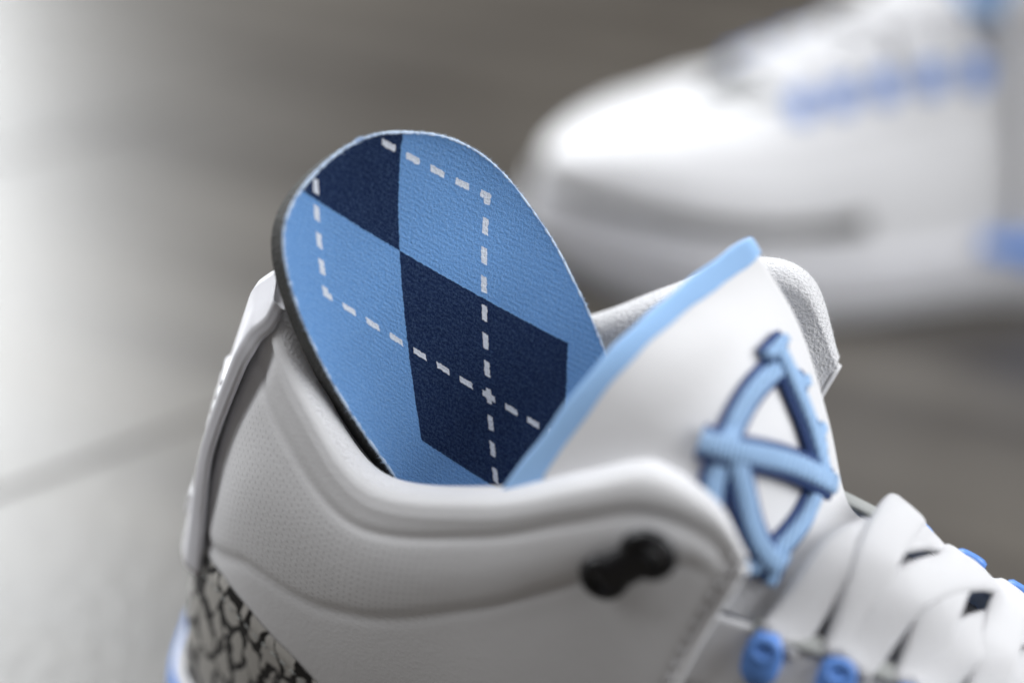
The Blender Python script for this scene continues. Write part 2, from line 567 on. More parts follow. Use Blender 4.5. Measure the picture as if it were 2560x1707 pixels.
TOP_B = [(9.5, 2.6, 9.3), (12.4, 2.7, 9.3), (14.2, 2.5, 9.1), (16.3, 2.2, 8.55), (18.6, 1.85, 7.75), (20.4, 1.4, 7.1),
         (21.6, 0.7, 6.7), (22.7, 0, 6.45), (24.5, 0, 5.85), (26, 0, 5.25), (27.1, 0, 4.7), (27.5, 0, 4.35)]
UMID_B = [(9.5, 3.3, 7.6), (12.3, 3.3, 7.6), (14.2, 3.4, 7.4), (16.3, 3.5, 6.9), (18.6, 3.6, 6.3), (20.4, 3.45, 6.0),
          (21.8, 3.05, 5.95), (23, 2.7, 5.8), (24.7, 2.25, 5.45), (26.1, 1.6, 5.05), (27.15, 0.8, 4.55), (27.55, 0, 4.2)]
LMID_B = [(9.5, 3.6, 5.2), (12.3, 3.75, 5.1), (14.2, 4.0, 5.0), (16.3, 4.35, 4.8), (18.6, 4.55, 4.5), (20.4, 4.55, 4.4),
          (21.9, 4.3, 4.4), (23.3, 3.85, 4.4), (25, 3.0, 4.25), (26.4, 1.95, 4.05), (27.2, 0.85, 3.8), (27.5, 0, 3.6)]
FEA_B = [(9.5, 3.6, 2.4), (12.3, 3.85, 2.35), (14.2, 4.15, 2.3), (16.3, 4.55, 2.3), (18.6, 4.8, 2.4), (20.4, 4.8, 2.5),
         (21.9, 4.55, 2.65), (23.4, 4.0, 2.8), (25.1, 3.05, 2.95), (26.5, 1.95, 3.05), (27.4, 0.85, 3.1), (27.6, 0, 3.1)]
# a phantom rail beyond the top keeps the toe ridge smooth
PH_B = [tuple(2 * np.array(t) - np.array(u)) if t[1] > 0.05 else (u[0], -u[1], u[2]) for t, u in zip(TOP_B, UMID_B)]
GB = np.stack([np.array(x, float) for x in (FEA_B, LMID_B, UMID_B, TOP_B, PH_B)], axis=1)

TG = np.array([
    [(7.59, -2.42, 11.61), (8.73, -1.08, 13.77), (9.68, 0.40, 14.74), (10.84, 2.18, 15.51)],
    [(8.80, -2.60, 11.14), (10.11, -1.62, 13.24), (11.09, -0.04, 14.17), (12.14, 2.01, 13.91)],
    [(10.07, -2.75, 10.56), (11.33, -2.20, 12.10), (12.30, -0.38, 12.73), (13.20, 1.53, 11.97)],
    [(11.20, -2.60, 9.75), (12.31, -2.10, 10.75), (13.25, -0.50, 10.95), (14.00, 1.10, 10.20)],
    [(12.80, -2.40, 9.00), (13.60, -1.50, 9.90), (14.30, 0.00, 10.00), (14.80, 1.50, 9.35)],
    [(15.80, -1.95, 8.10), (16.10, -0.80, 8.80), (16.40, 0.60, 8.80), (16.40, 1.80, 8.10)],
    [(20.20, -1.60, 6.35), (20.30, -0.50, 6.70), (20.30, 0.50, 6.70), (20.20, 1.60, 6.35)],
    [(23.20, -1.70, 5.50), (23.40, -0.60, 5.90), (23.40, 0.60, 5.90), (23.20, 1.70, 5.50)]])   # rows top -> bottom, columns near -> far


def build_sneaker(label, sgn):
    """sgn=-1: as photographed in front (near side is y<0 in its own frame); sgn=+1: its mirrored mate"""
    root = empty('sneaker', label, 'sneaker', 'pair of white and blue sneakers')
    MY = np.array([1.0, -1.0 * sgn, 1.0])      # applied to tongue-like data given for sgn=-1

    def half(P, side):                         # side -1 / +1 in own frame
        Q = P.copy(); Q[..., 1] *= side
        return Q

    # ---- ankle panel and collar lining (heel centre -> front edge, both sides in one strip)
    ns, nt = 110, 84
    s = np.linspace(0, 8, ns)
    t = np.linspace(0, 3, nt)
    ctr = np.array([6.0, 0, 7.0])
    nroll = 14

    def collar_half(G, thick):
        P = surf(G, s, t)
        N = grid_normals(P)
        if np.sum(N[ns // 2, nt // 2] * (P[ns // 2, nt // 2] - ctr)) < 0:
            N = -N
        # padding relief: distance below the rim
        seg = np.linalg.norm(np.diff(P, axis=1), axis=2)
        dist = np.concatenate([np.cumsum(seg[:, ::-1], axis=1)[:, ::-1], np.zeros((ns, 1))], axis=1)
        seam1 = np.interp(s, [0, 1, 2, 4, 6, 8], [0.9, 0.85, 0.7, 0.5, 0.45, 0.4])[:, None]
        seam2 = np.interp(s, [0, 1.0, 1.5, 2, 3, 4, 5, 6, 7, 8], [6.3, 6.0, 5.3, 4.3, 2.9, 2.4, 2.1, 1.6, 1.1, 0.8])[:, None]
        g1 = np.exp(-((dist - seam1) / 0.13) ** 2)
        g2 = np.exp(-((dist - seam2) / 0.15) ** 2) * smoothstep(8, 5.0, s)[:, None]
        puff = np.sin(np.pi * np.clip((dist - seam1) / np.maximum(seam2 - seam1, 0.2), 0, 1)) * 0.09 * smoothstep(8, 6, s)[:, None]
        step = smoothstep(0.0, 0.25, seam2 - dist + 0.12) * 0.05 * smoothstep(8, 5.5, s)[:, None]
        disp = puff + step - 0.045 * g1 - 0.075 * g2
        tabline = np.exp(-((s - 1.12) / 0.16) ** 2)[:, None] * smoothstep(1.0, 1.6, t)[None, :]
        disp = disp - 0.13 * tabline        # channel where the heel tab stands off the collar
        PO = P + N * disp[..., None]
        outN = N[:, -1].copy(); outN[:, 2] = 0
        outN /= np.linalg.norm(outN, axis=1, keepdims=True)
        roll, inner = [], []
        cen = P[:, -1] - outN * thick[:, None] * 0.5
        for k in range(1, nroll + 1):
            a = math.pi * k / nroll
            roll.append(cen + outN * (thick * 0.5 * math.cos(a))[:, None] + np.array([0, 0, 1]) * (thick * 0.42 * math.sin(a))[:, None])
        for k in np.linspace(nt - 1, 0, 22).astype(int)[1:]:
            hn = N[:, k].copy(); hn[:, 2] = 0
            hn /= np.linalg.norm(hn, axis=1, keepdims=True)
            inner.append(P[:, k] - hn * (thick * 0.9)[:, None] + np.array([0, 0, 0.25]))
        full = np.concatenate([PO] + [r_[:, None] for r_ in roll] + [r_[:, None] for r_ in inner], axis=1)
        arcu = np.cumsum(np.concatenate([[0], np.linalg.norm(np.diff(P[:, nt // 2], axis=0), axis=1)]))
        uvp = np.stack([np.broadcast_to(arcu[:, None], dist.shape), dist], -1)
        pm = smoothstep(0.10, 0.30, dist - seam1) * smoothstep(0.05, 0.25, seam2 - dist) * (smoothstep(1.25, 1.4, s) * smoothstep(4.2, 3.4, s))[:, None]
        k2 = np.array([np.argmin(np.abs(dist[i] - seam2[i, 0] - 0.16)) for i in range(ns)])
        line2 = PO[np.arange(ns), k2], N[np.arange(ns), k2]
        return full, PO, N, uvp, pm, line2
    full, PO, N, uvA, pmA, lineA = collar_half(GA, np.interp(s, [0, 1, 2, 6, 7.3, 8], [0.75, 0.8, 0.95, 1.0, 0.5, 0.22]))
    fullF, POF, NF, uvF, pmF, lineF = collar_half(GF, np.interp(s, [0, 1, 2, 6, 7.3, 8], [0.75, 0.8, 0.95, 1.0, 0.8, 0.4]))
    ncol = full.shape[1]
    both = np.concatenate([half(full, sgn)[::-1], half(fullF, -sgn)[1:]], axis=0)     # outer front edge -> heel -> inner front edge
    n2 = both.shape[0]
    crest = nt + 4                                              # leather reaches just over the edge of the roll
    flip = sgn > 0
    padc = crest + 1 - nt
    ext_ = lambda a: np.concatenate([a, np.repeat(a[:, -1:], padc, axis=1)], axis=1)
    uvb = np.concatenate([ext_(uvA)[::-1], ext_(uvF)[1:]]).reshape(-1, 2)
    pmb = np.concatenate([ext_(pmA)[::-1], ext_(pmF)[1:]]).reshape(-1)
    panel = link_mesh('ankle_panel', both[:, :crest + 1].reshape(-1, 3), grid_faces(n2, crest + 1, flip=flip), panel_m, root, uvs=uvb)
    panel.data.attributes.new('perf', 'FLOAT', 'POINT').data.foreach_set('value', pmb.astype(np.float32))
    for side, PE, NE in ((sgn, PO, N), (-sgn, POF, NF)):
        V, F = stitches(half(PE[-5], side), half(NE[-5], side))
        link_mesh('stitching', V, F, stitch_m, panel, kind='stuff')
    lin = both[:, crest:]
    V, F = lin.reshape(-1, 3).tolist(), grid_faces(n2, ncol - crest, flip=flip)
    link_mesh('collar_lining', V, F, lining_m, root)
    # stitched front edge of the panel
    # short hairs of the terry lining along the inner rim
    rimP, rimN = both[ns + 45:, nt + 4:nt + nroll + 3], []
    rc = both[ns + 45:, nt + nroll // 2 - 1:nt + nroll // 2] - np.array([0, 0, 0.5])
    rimN = rimP - rc
    rimN /= np.linalg.norm(rimN, axis=2, keepdims=True)
    V, F = fibres(rimP.reshape(-1, 3), rimN.reshape(-1, 3), 0.06, 0.0035, 6000, 0.7)
    link_mesh('fuzz', V, F, fuzz_w, root, smooth=False, kind='stuff')
    for side, PE, NE in ((sgn, PO, N), (-sgn, POF, NF)):
        edge = half(PE[-1], side)
        V, F = tube(edge[::2], 0.13, 8, normals=half(NE[-1], side)[::2])
        link_mesh('panel_binding', V, F, leather, root)

    # ---- forefoot: vamp, toe box and eyestay, both halves welded at the toe ridge
    nsb, ntb = 130, 50
    sb = np.linspace(0, 11, nsb)
    tb = np.linspace(0, 3, ntb)
    PB = surf(GB, sb, tb)
    NB = grid_normals(PB)
    if NB[nsb // 2, ntb // 2] @ (PB[nsb // 2, ntb // 2] - np.array([17, 0, 4.])) < 0:
        NB = -NB
    # overlay step of the eyestay and the toe cap seam
    es = (1 - smoothstep(2.05, 2.15, tb))[None, :] * smoothstep(7.2, 6.4, sb)[:, None]
    cap = np.exp(-((sb - 7.35) / 0.06) ** 2)[:, None]
    PB2 = PB + NB * (0.10 * (smoothstep(2.0, 2.12, tb)[None, :] * smoothstep(7.0, 6.4, sb)[:, None]) - 0.06 * cap)[..., None]
    PB2[..., 1] = np.where(PB[..., 1] <= 1e-6, 0.0, PB2[..., 1])
    bm = bmesh.new()
    for side in (sgn, -sgn):
        Q = half(PB2, side)
        vs = [bm.verts.new(p * CM) for p in Q.reshape(-1, 3)]
        for f_ in grid_faces(nsb, ntb, flip=(side > 0)):
            bm.faces.new([vs[i] for i in f_])
    bmesh.ops.remove_doubles(bm, verts=bm.verts, dist=2e-5)
    bmesh.ops.dissolve_degenerate(bm, edges=bm.edges, dist=1e-6)
    bmesh.ops.recalc_face_normals(bm, faces=bm.faces)
    me = bpy.data.meshes.new('vamp'); bm.to_mesh(me); bm.free()
    me.polygons.foreach_set('use_smooth', [True] * len(me.polygons))
    me.materials.append(leather)
    vamp = bpy.data.objects.new('vamp', me); col.objects.link(vamp); vamp.parent = root
    sol = vamp.modifiers.new('thickness', 'SOLIDIFY'); sol.thickness = 0.0022; sol.offset = -1
    # grey piping where the forefoot meets the sole
    loop = np.concatenate([half(surf(GB, np.linspace(3.2, 11, 70), [0.62])[:, 0], sgn),
                           half(surf(GB, np.linspace(11, 3.2, 70), [0.62])[:, 0], -sgn)[1:]])
    V, F = tube(loop, np.interp(np.linspace(0, 1, len(loop)), [0, 0.06, 0.94, 1], [0.36, 0.23, 0.23, 0.36]), 8)
    link_mesh('sole_piping', V, F, grey_m, root)

    # ---- midsole, outsole, footbed
    outline = []
    for P_ in (surf(GA, np.linspace(0, 7.0, 46), [0.0])[:, 0], surf(GB, np.linspace(0.6, 11, 70), [0.0])[:, 0]):
        outline.append(P_)
    ol = np.concatenate(outline)
    ol = np.concatenate([half(ol, sgn), half(ol, -sgn)[::-1][1:-1]])
    nO = len(ol)
    tang = np.roll(ol, -1, 0) - np.roll(ol, 1, 0)
    nrm = np.stack([tang[:, 1], -tang[:, 0], np.zeros(nO)], 1)
    nrm /= np.linalg.norm(nrm, axis=1, keepdims=True)
    cen = ol.mean(0)
    if np.sum(nrm[20] * (ol[20] - cen)) < 0:
        nrm = -nrm
    for _ in range(6):
        nrm = (nrm + np.roll(nrm, 1, 0) + np.roll(nrm, -1, 0)); nrm /= np.linalg.norm(nrm, axis=1, keepdims=True)
    spring = lambda x: np.maximum(0, (x - 22.0) / 6.0) ** 2 * 1.3
    lift = spring(ol[:, 0])
    topz = ol[:, 2] + 0.35

    def ring(off, z):
        R = ol + nrm * off
        R = R.copy(); R[:, 2] = z
        return R
    rings = [ring(-0.5, topz - 0.1), ring(0.10, topz), ring(0.24, topz - 0.08), ring(0.33, topz * 0.8 + 0.1), ring(0.40, topz * 0.55 + 0.3 + lift * 0.4),
             ring(0.42, 0.95 + lift), ring(0.36, 0.62 + lift), ring(0.2, 0.52 + lift)]
    V = np.concatenate(rings)
    F = []
    for i in range(len(rings) - 1):
        F += [(i * nO + j, i * nO + (j + 1) % nO, (i + 1) * nO + (j + 1) % nO, (i + 1) * nO + j) for j in range(nO)]
    mid = link_mesh('midsole', V, F, rubber_w, root)
    rings = [ring(0.25, 0.56 + lift), ring(0.44, 0.50 + lift), ring(0.46, 0.1 + lift), ring(0.3, 0.004 + lift)]
    V = np.concatenate(rings + [ol * [1, 0, 0] + np.stack([np.zeros(nO), np.zeros(nO), 0.004 + lift], 1)])
    F = []
    for i in range(len(rings)):
        F += [(i * nO + j, i * nO + (j + 1) % nO, (i + 1) * nO + (j + 1) % nO, (i + 1) * nO + j) for j in range(nO)]
    link_mesh('outsole', V, F, rubber_g, root)
    fb = np.concatenate([ring(-0.35, ol[:, 2] + 0.35), ol * [1, 0, 0] + np.stack([np.zeros(nO), np.zeros(nO), ol[:, 2] + 0.15], 1)])
    link_mesh('footbed', fb, [(j, (j + 1) % nO, nO + (j + 1) % nO, nO + j) for j in range(nO)], lining_m, root)
    # blue heel wrap of the midsole, tapering to a point at midfoot
    keep = [j for j in range(nO) if ol[j, 0] < 12.2]
    start = next(k for k in range(len(keep)) if (keep[k] - keep[k - 1]) % nO != 1)
    keep = keep[start:] + keep[:start]
    rows_ = []
    for j in keep:
        x = ol[j, 0]
        hi = topz[j] - 0.30 * smoothstep(3.0, 0.5, np.array(x)) + 0.06
        lo = 0.98 if x < 7 else 0.98 + (hi - 0.98) * smoothstep(7, 12.2, np.array(x)) * 0.75
        pts = []
        for q in np.linspace(0, 1, 9):
            z = lo + (hi - lo) * q
            o_ = 0.50 - 0.12 * q ** 2
            p = ol[j] + nrm[j] * o_
            pts.append((p[0], p[1], z))
        p = ol[j] + nrm[j] * 0.02
        pts.append((p[0], p[1], hi + 0.02))
        rows_.append(pts)
    rows_ = np.array(rows_)
    link_mesh('heel_wrap', rows_.reshape(-1, 3), grid_faces(len(keep), 10), blue_m, mid)

    # ---- elephant print heel counter
    sc = np.linspace(0, 3.7, 70)
    ttop = np.interp(sc, [0, 0.8, 1.3, 1.7, 2.1, 2.6, 3.1, 3.7], [1.06, 1.10, 1.13, 1.14, 1.06, 0.86, 0.56, 0.08])
    kc = 28
    rows_, uvs = [], []
    arc = np.concatenate([[0], np.cumsum(np.linalg.norm(np.diff(surf(GA, sc, [0.8])[:, 0], axis=0), axis=1))])
    for i, si in enumerate(sc):
        tt = np.linspace(0.02, ttop[i], kc)
        L = surf(GA, [si - 0.02 if si > 0.02 else si, si + 0.02], tt)
        base = surf(GA, [si], tt)[0]
        du = L[1] - L[0]; dv = np.gradient(base, axis=0)
        nn = np.cross(du, dv); nn /= np.linalg.norm(nn, axis=1, keepdims=True)
        if si < 0.05:
            nn[:, 1] = 0
        if nn[kc // 2] @ (base[kc // 2] - ctr) < 0:
            nn = -nn
        o_ = np.full(kc, 0.10); o_[-1] = 0.02; o_[-2] = 0.085
        rows_.append(base + nn * o_[:, None])
        uvs.append(np.stack([np.full(kc, arc[i]), base[:, 2]], 1))
    rows_, uvs = np.array(rows_), np.array(uvs)
    R = np.concatenate([half(rows_, sgn)[::-1], half(rows_, -sgn)[1:]])
    U2 = uvs.copy(); U2[..., 0] *= -1
    UV = np.concatenate([U2[::-1], uvs[1:]])
    counter = link_mesh('heel_counter', R.reshape(-1, 3), grid_faces(len(R), kc, flip=flip), elephant_m, root, uvs=UV.reshape(-1, 2))
    RN = grid_normals(R)
    if RN[len(R) // 2, 10][0] > 0:
        RN = -RN
    V, F = stitches(R[:, -4], RN[:, -4], 0.2, 0.1, 0.022)
    link_mesh('stitching', V, F, cord_m, counter, kind='stuff')

    # ---- moulded heel tab standing off the heel
    st_ = np.linspace(0, 1, 26)
    tt = np.linspace(0.98, 3.16, 64)

    def heel_point(a_, b_):
        p = surf(GA, [a_], [min(b_, 2.98)])[0, 0]
        return p + max(0.0, b_ - 2.98) * np.array([2.6, 0, 3.0])
    rows_in, rows_out = [], []
    for q in st_:
        wv = np.interp(tt, [0.98, 1.4, 1.9, 2.5, 2.9, 3.08, 3.16], [1.30, 1.10, 1.0, 1.0, 1.0, 0.92, 0.70])
        sv = q * wv
        base = np.array([heel_point(a_, b_) for a_, b_ in zip(sv, tt)])
        b2 = np.array([heel_point(a_ + 0.03, b_) for a_, b_ in zip(sv, tt)])
        dv = np.gradient(base, axis=0)
        nn = np.cross(b2 - base, dv); nn /= np.maximum(np.linalg.norm(nn, axis=1, keepdims=True), 1e-9)
        if nn[20] @ (base[20] - ctr) < 0:
            nn = -nn
        if q == 0:
            nn[:, 1] = 0
        gap = 0.12 * (1 - smoothstep(2.9, 3.16, tt)) + 0.19 * (1 - 0.9 * smoothstep(2.75, 3.1, tt)) * smoothstep(0.4, 1.0, np.array(q)) * smoothstep(1.2, 2.0, tt)
        rows_in.append(base + nn * gap[:, None])
        th_ = 0.30 * (1 - 0.6 * smoothstep(0.86, 1.0, np.array(q)))
        rows_out.append(base + nn * (gap + th_)[:, None])
    ri, ro_ = np.array(rows_in), np.array(rows_out)
    full = np.concatenate([ro_, ri[::-1]], axis=0)             # around: out centre->edge, in edge->centre
    for_side = []
    V, F = [], []
    for side in (sgn, -sgn):
        Q = half(full, side)
        b = len(V)
        V += Q.reshape(-1, 3).tolist()
        nn_ = Q.shape[0]
        F += grid_faces(nn_, len(tt), base=b, flip=(side > 0))
        # close the top and bottom rims
        nq = len(st_)
        for kk in (0, len(tt) - 1):
            for i in range(nq - 1):
                a0, a1 = b + i * len(tt) + kk, b + (i + 1) * len(tt) + kk
                c0, c1 = b + (nn_ - 1 - i) * len(tt) + kk, b + (nn_ - 2 - i) * len(tt) + kk
                F.append((a0, a1, c1, c0))
    tab = link_mesh('heel_tab', V, F, tab_m, root)
    # raised ribs moulded across the back of the tab
    for zq in (10.55, 10.1, 9.65, 9.2, 7.0, 6.7):
        b0 = []
        for a_ in np.linspace(-0.55, 0.55, 15):
            tv = np.interp(zq, surf(GA, [abs(a_)], tt.clip(0, 3))[0][:, 2], tt)
            pb = surf(GA, [abs(a_)], [min(tv, 3)])[0, 0]
            pn = pb - np.array([2.2, 0, pb[2]]); pn[2] = 0; pn /= np.linalg.norm(pn)
            pb = pb + pn * 0.41
            b0.append((pb[0], math.copysign(pb[1], a_), pb[2]))
        V, F = tube(b0, 0.13, 8)
        link_mesh('rib', V, F, tab_m, tab)

    # ---- black eyelet plate on the near side of each ankle panel
    for side in (sgn, -sgn):
        e1, e2 = np.array([9.75, 3.70, 10.35]), np.array([10.6, 3.64, 11.2])
        if side == -sgn:
            e1 += (0.3, 0.25, 0.3); e2 += (0.4, 0.40, 0.6)
        e1[1] *= side; e2[1] *= side
        V, F = tube([e1 + (e2 - e1) * q for q in np.linspace(-0.05, 1.05, 9)], 0.42, 14, flat=0.45, normals=np.tile([0, side, 0.1], (9, 1)))
        plate = link_mesh('eyelet_plate', V, F, black_m, root)
        for c_, rr in ((e1, 0.37), (e2, 0.45)):
            ringp = [c_ + np.array([math.cos(a) * rr, 0.0, math.sin(a) * rr]) for a in np.linspace(0, 2 * math.pi, 25)]
            V, F = tube(ringp, 0.17, 8, cap=False, normals=np.tile([0.0, side, 0.0], (25, 1)))
            link_mesh('eyelet_ring', V, F, black_m, plate)

    # ---- tongue: leather face, blue edging, padded lining, embroidered letters
    TGm = TG * MY
    na, nb = 46, 90
    aa = np.linspace(0, 3, na)
    bb = np.linspace(0, 7, nb)
    S = surf(TGm, bb, aa)                         # (nb, na)
    NS = grid_normals(S)
    if NS[30, 20][2] < 0:
        NS = -NS
    th = 0.16
    front, back = S, S - NS * th
    V = np.concatenate([front.reshape(-1, 3), back.reshape(-1, 3)])
    F = grid_faces(nb, na, flip=not flip)
    o2 = nb * na
    F += [tuple(i + o2 for i in reversed(q)) for q in F]
    per = [j for j in range(na)] + [i * na + na - 1 for i in range(1, nb)] + [(nb - 1) * na + j for j in range(na - 2, -1, -1)] + [i * na for i in range(nb - 2, 0, -1)]
    for k in range(len(per)):
        a_, b_ = per[k], per[(k + 1) % len(per)]
        F.append((a_, b_, b_ + o2, a_ + o2))
    tongue = link_mesh('tongue', V, F, leather, root)
    md = tongue.modifiers.new('soft_edge', 'BEVEL'); md.width = 0.0006; md.segments = 2; md.angle_limit = math.radians(50)

    # edging: rounded band folded over the top edge
    e_par = np.linspace(0, 3, 60)
    e_path = surf(TGm, [0.06], e_par)[0]
    e_nrm = NS[2][np.linspace(0, na - 1, 60).astype(int)]
    e_path = e_path - e_nrm * 0.08
    ext0 = [e_path[0] + (e_path[0] - e_path[3]) * k for k in (1.8, 1.2, 0.6)]
    ext1 = [e_path[-1] - e_nrm[-1] * 0.30 + (e_path[-1] - e_path[-4]) * 0.10]
    e_path = np.concatenate([ext0, e_path, ext1])
    e_nrm = np.concatenate([np.repeat(e_nrm[:1], 3, 0), e_nrm, e_nrm[-1:]])
    e_w = 0.58 + 0.03 * np.sin(np.arange(len(e_path)) * 0.55); e_w[-5:] = (0.58, 0.57, 0.54, 0.48, 0.34)
    V, F = ribbon(e_path, e_nrm, e_w, 0.22, 16)
    link_mesh('tongue_edging', V, F, edge_m, tongue)

    # lining: a padded body behind the leather that swells past its top and far edge
    nla, nlb = 60, 80
    la = np.linspace(0.0, 1.0, nla)
    lb = np.linspace(0.0, 1.0, nlb)
    body = []
    ga = np.linspace(0, 3, nla); gb = np.linspace(0, 4.6, nlb)
    SL = surf(TGm, gb, ga); NL = grid_normals(SL)
    if NL[20, 20][2] < 0:
        NL = -NL
    dA = np.gradient(SL, axis=1); dA /= np.linalg.norm(dA, axis=2, keepdims=True)      # towards the far edge
    dB = -np.gradient(SL, axis=0); dB /= np.linalg.norm(dB, axis=2, keepdims=True)     # towards the top
    edge_ = np.minimum(np.minimum(la * 9, (1 - la) * 9)[None, :], np.minimum(lb * 9, 1.0)[:, None]).clip(0, 1)
    round_ = np.sqrt(1 - (1 - edge_) ** 2)[..., None]
    thick_ = np.interp(lb, [0, 0.5, 1], [0.8, 0.9, 0.4])[:, None, None]
    mid_ = SL - NL * (0.20 + thick_ * 0.5)
    fr = mid_ + NL * thick_ * 0.5 * round_
    bk = mid_ - NL * thick_ * 0.5 * round_
    V = np.concatenate([fr.reshape(-1, 3), bk.reshape(-1, 3)])
    F = grid_faces(nlb, nla, flip=not flip)
    o2 = nlb * nla
    F += [tuple(i + o2 for i in reversed(q)) for q in F]
    per = [j for j in range(nla)] + [i * nla + nla - 1 for i in range(1, nlb)] + [(nlb - 1) * nla + j for j in range(nla - 2, -1, -1)] + [i * nla for i in range(nlb - 2, 0, -1)]
    for k in range(len(per)):
        a_, b_ = per[k], per[(k + 1) % len(per)]
        F.append((a_, b_, b_ + o2, a_ + o2))
    lining = link_mesh('tongue_lining', V, F, lining_m, tongue)
    me = lining.data
    bm = bmesh.new(); bm.from_mesh(me); bmesh.ops.remove_doubles(bm, verts=bm.verts, dist=1e-5); bmesh.ops.recalc_face_normals(bm, faces=bm.faces)
    bm.to_mesh(me); bm.free(); me.update()
    me.polygons.foreach_set('use_smooth', [True] * len(me.polygons))
    # letters: logo box corners in tongue parameters (row b, column a) for the N stems
    NC_TL, NC_BL, NC_TR, NC_BR = LOGO

    def on_tongue(lx, ly):
        if sgn > 0:
            lx = 1 - lx
        lx, ly = np.asarray(lx, float), np.asarray(ly, float)
        w = [(1 - lx) * ly, (1 - lx) * (1 - ly), lx * ly, lx * (1 - ly)]
        b_ = sum(wi * c[0] for wi, c in zip(w, (NC_TL, NC_BL, NC_TR, NC_BR)))
        a_ = sum(wi * c[1] for wi, c in zip(w, (NC_TL, NC_BL, NC_TR, NC_BR)))
        P_ = np.array([surf(TGm, [x], [y])[0, 0] for x, y in zip(b_, a_)])
        n_ = []
        for x, y in zip(b_, a_):
            p0 = surf(TGm, [x - 0.03, x + 0.03], [y - 0.03, y + 0.03])
            n0 = np.cross(p0[1, 0] - p0[0, 0], p0[0, 1] - p0[0, 0])
            n_.append(n0 / np.linalg.norm(n0))
        n_ = np.array(n_)
        if n_[0][2] < 0:
            n_ = -n_
        return P_, n_

    def stroke(pts_, width, lift_, thick_s, curved):
        pts_ = np.array(pts_, float)
        if curved:
            q = catmull(pts_, 8 * (len(pts_) - 1))
        else:
            q = np.stack([np.linspace(pts_[0][k], pts_[1][k], 16) for k in (0, 1)], 1)
        P_, n_ = on_tongue(q[:, 0], q[:, 1])
        n_ = n_ / np.linalg.norm(n_, axis=1, keepdims=True)
        return ribbon(P_ + n_ * lift_, n_, width, thick_s, 16)

    Cpts = [(1.09, 0.64), (1.06, 0.76), (0.96, 0.85), (0.72, 0.89), (0.34, 0.91), (0.0, 0.87), (-0.22, 0.74), (-0.27, 0.45), (-0.14, 0.16),
            (0.15, 0.02), (0.52, -0.04), (0.86, 0.02), (1.04, 0.14), (1.10, 0.30)]
    letters = {
        'letter_c': [(Cpts, 0.46, 0.12, True), ([(1.02, 0.70), (1.20, 0.66)], 0.34, 0.14, False), ([(1.00, 0.31), (1.18, 0.33)], 0.34, 0.14, False)],
        'letter_n': [([(0.13, 0.95), (0.03, -0.08)], 0.52, 0.22, False), ([(0.98, 1.02), (0.98, 0.0)], 0.48, 0.23, False),
                     ([(-0.14, 1.08), (1.02, -0.02)], 0.56, 0.30, False), ([(-0.17, -0.05), (0.17, -0.05)], 0.30, 0.20, False),
                     ([(0.82, 0.99), (1.13, 0.99)], 0.28, 0.21, False)],
    }
    for name, strokes in letters.items():
        V, F, V2, F2 = [], [], [], []
        for pts_, wd, lf, cv in strokes:
            v, f_ = stroke(pts_, wd * 0.84, lf, 0.25, cv)
            b = len(V); V += [tuple(x) for x in v]; F += [tuple(i + b for i in q) for q in f_]
            v, f_ = stroke(pts_, wd + 0.19, lf - 0.10, 0.20, cv)
            b = len(V2); V2 += [tuple(x) for x in v]; F2 += [tuple(i + b for i in q) for q in f_]
        link_mesh(name, V, F, thread_m, tongue)
        link_mesh(name + '_outline', V2, F2, thread_d, tongue)

    # ---- eyelets and laces
    near, far = [], []
    ex = [(13.1, 15.5), (14.7, 16.8), (16.2, 18.0), (17.6, 19.1), (18.9, 20.0)]      # outer, inner row
    for x, side, lst in [(e[k], (sgn, -sgn)[k], (near, far)[k]) for e in ex for k in (0, 1)]:
        sx = np.interp(x, [p[0] for p in TOP_B[:7]], range(7))
        p = surf(GB, [sx], [2.80])[0, 0]; q = surf(GB, [sx], [2.45])[0, 0]
        n_ = np.cross(surf(GB, [sx + 0.05], [2.7])[0, 0] - surf(GB, [sx], [2.7])[0, 0], q - p)
        n_ /= np.linalg.norm(n_)
        if n_[2] < 0:
            n_ = -n_
        if True:
            pp, qq, nn = p.copy(), q.copy(), n_.copy()
            for v_ in (pp, qq, nn):
                v_[1] *= side
            lst.append((pp, nn))
            # a moulded loop: oval plate with a raised rim
            d = (qq - pp) / np.linalg.norm(qq - pp)
            V, F = tube([pp - d * 0.35 + nn * 0.14, pp - d * 0.15 + nn * 0.20, pp + d * 0.2 + nn * 0.24, pp + d * 0.6 + nn * 0.2, pp + d * 0.85 + nn * 0.12],
                        [0.24, 0.36, 0.42, 0.38, 0.22], 14, flat=0.42, normals=np.tile(nn, (5, 1)))
            ey = link_mesh('eyelet', V, F, blue_m, root)
            t_ = np.cross(d, nn)
            rp = [pp + nn * 0.34 + d * 0.22 * math.cos(a) + t_ * 0.27 * math.sin(a) for a in np.linspace(0, 2 * math.pi, 19)]
            V, F = tube(rp, 0.11, 7, cap=False, normals=np.tile(nn, (19, 1)))
            link_mesh('rim', V, F, blue_m, ey)

    crown = lambda x, y: np.interp(x, [12, 13.5, 14.5, 16.4, 18.3, 20.3], [11.0, 10.95, 10.65, 9.55, 8.15, 7.1]) - 0.16 * y * y

    def lace(p0, n0, p1, n1, h, name='lace'):
        k = 34
        dv = (p1 - p0) / np.linalg.norm(p1 - p0)
        p0 = p0 - n0 * 0.10 + dv * 0.30; p1 = p1 - n1 * 0.10 - dv * 0.30
        q = np.linspace(0, 1, k)
        path = p0[None] * (1 - q)[:, None] + p1[None] * q[:, None]
        z = crown(path[:, 0], path[:, 1]) + h
        w = smoothstep(-0.05, 0.30, q) * smoothstep(1.05, 0.70, q)
        path[:, 2] = path[:, 2] * (1 - w) + z * w
        path += (n0[None] * (0.42 * (1 - q) ** 4)[:, None] + n1[None] * (0.42 * q ** 4)[:, None])
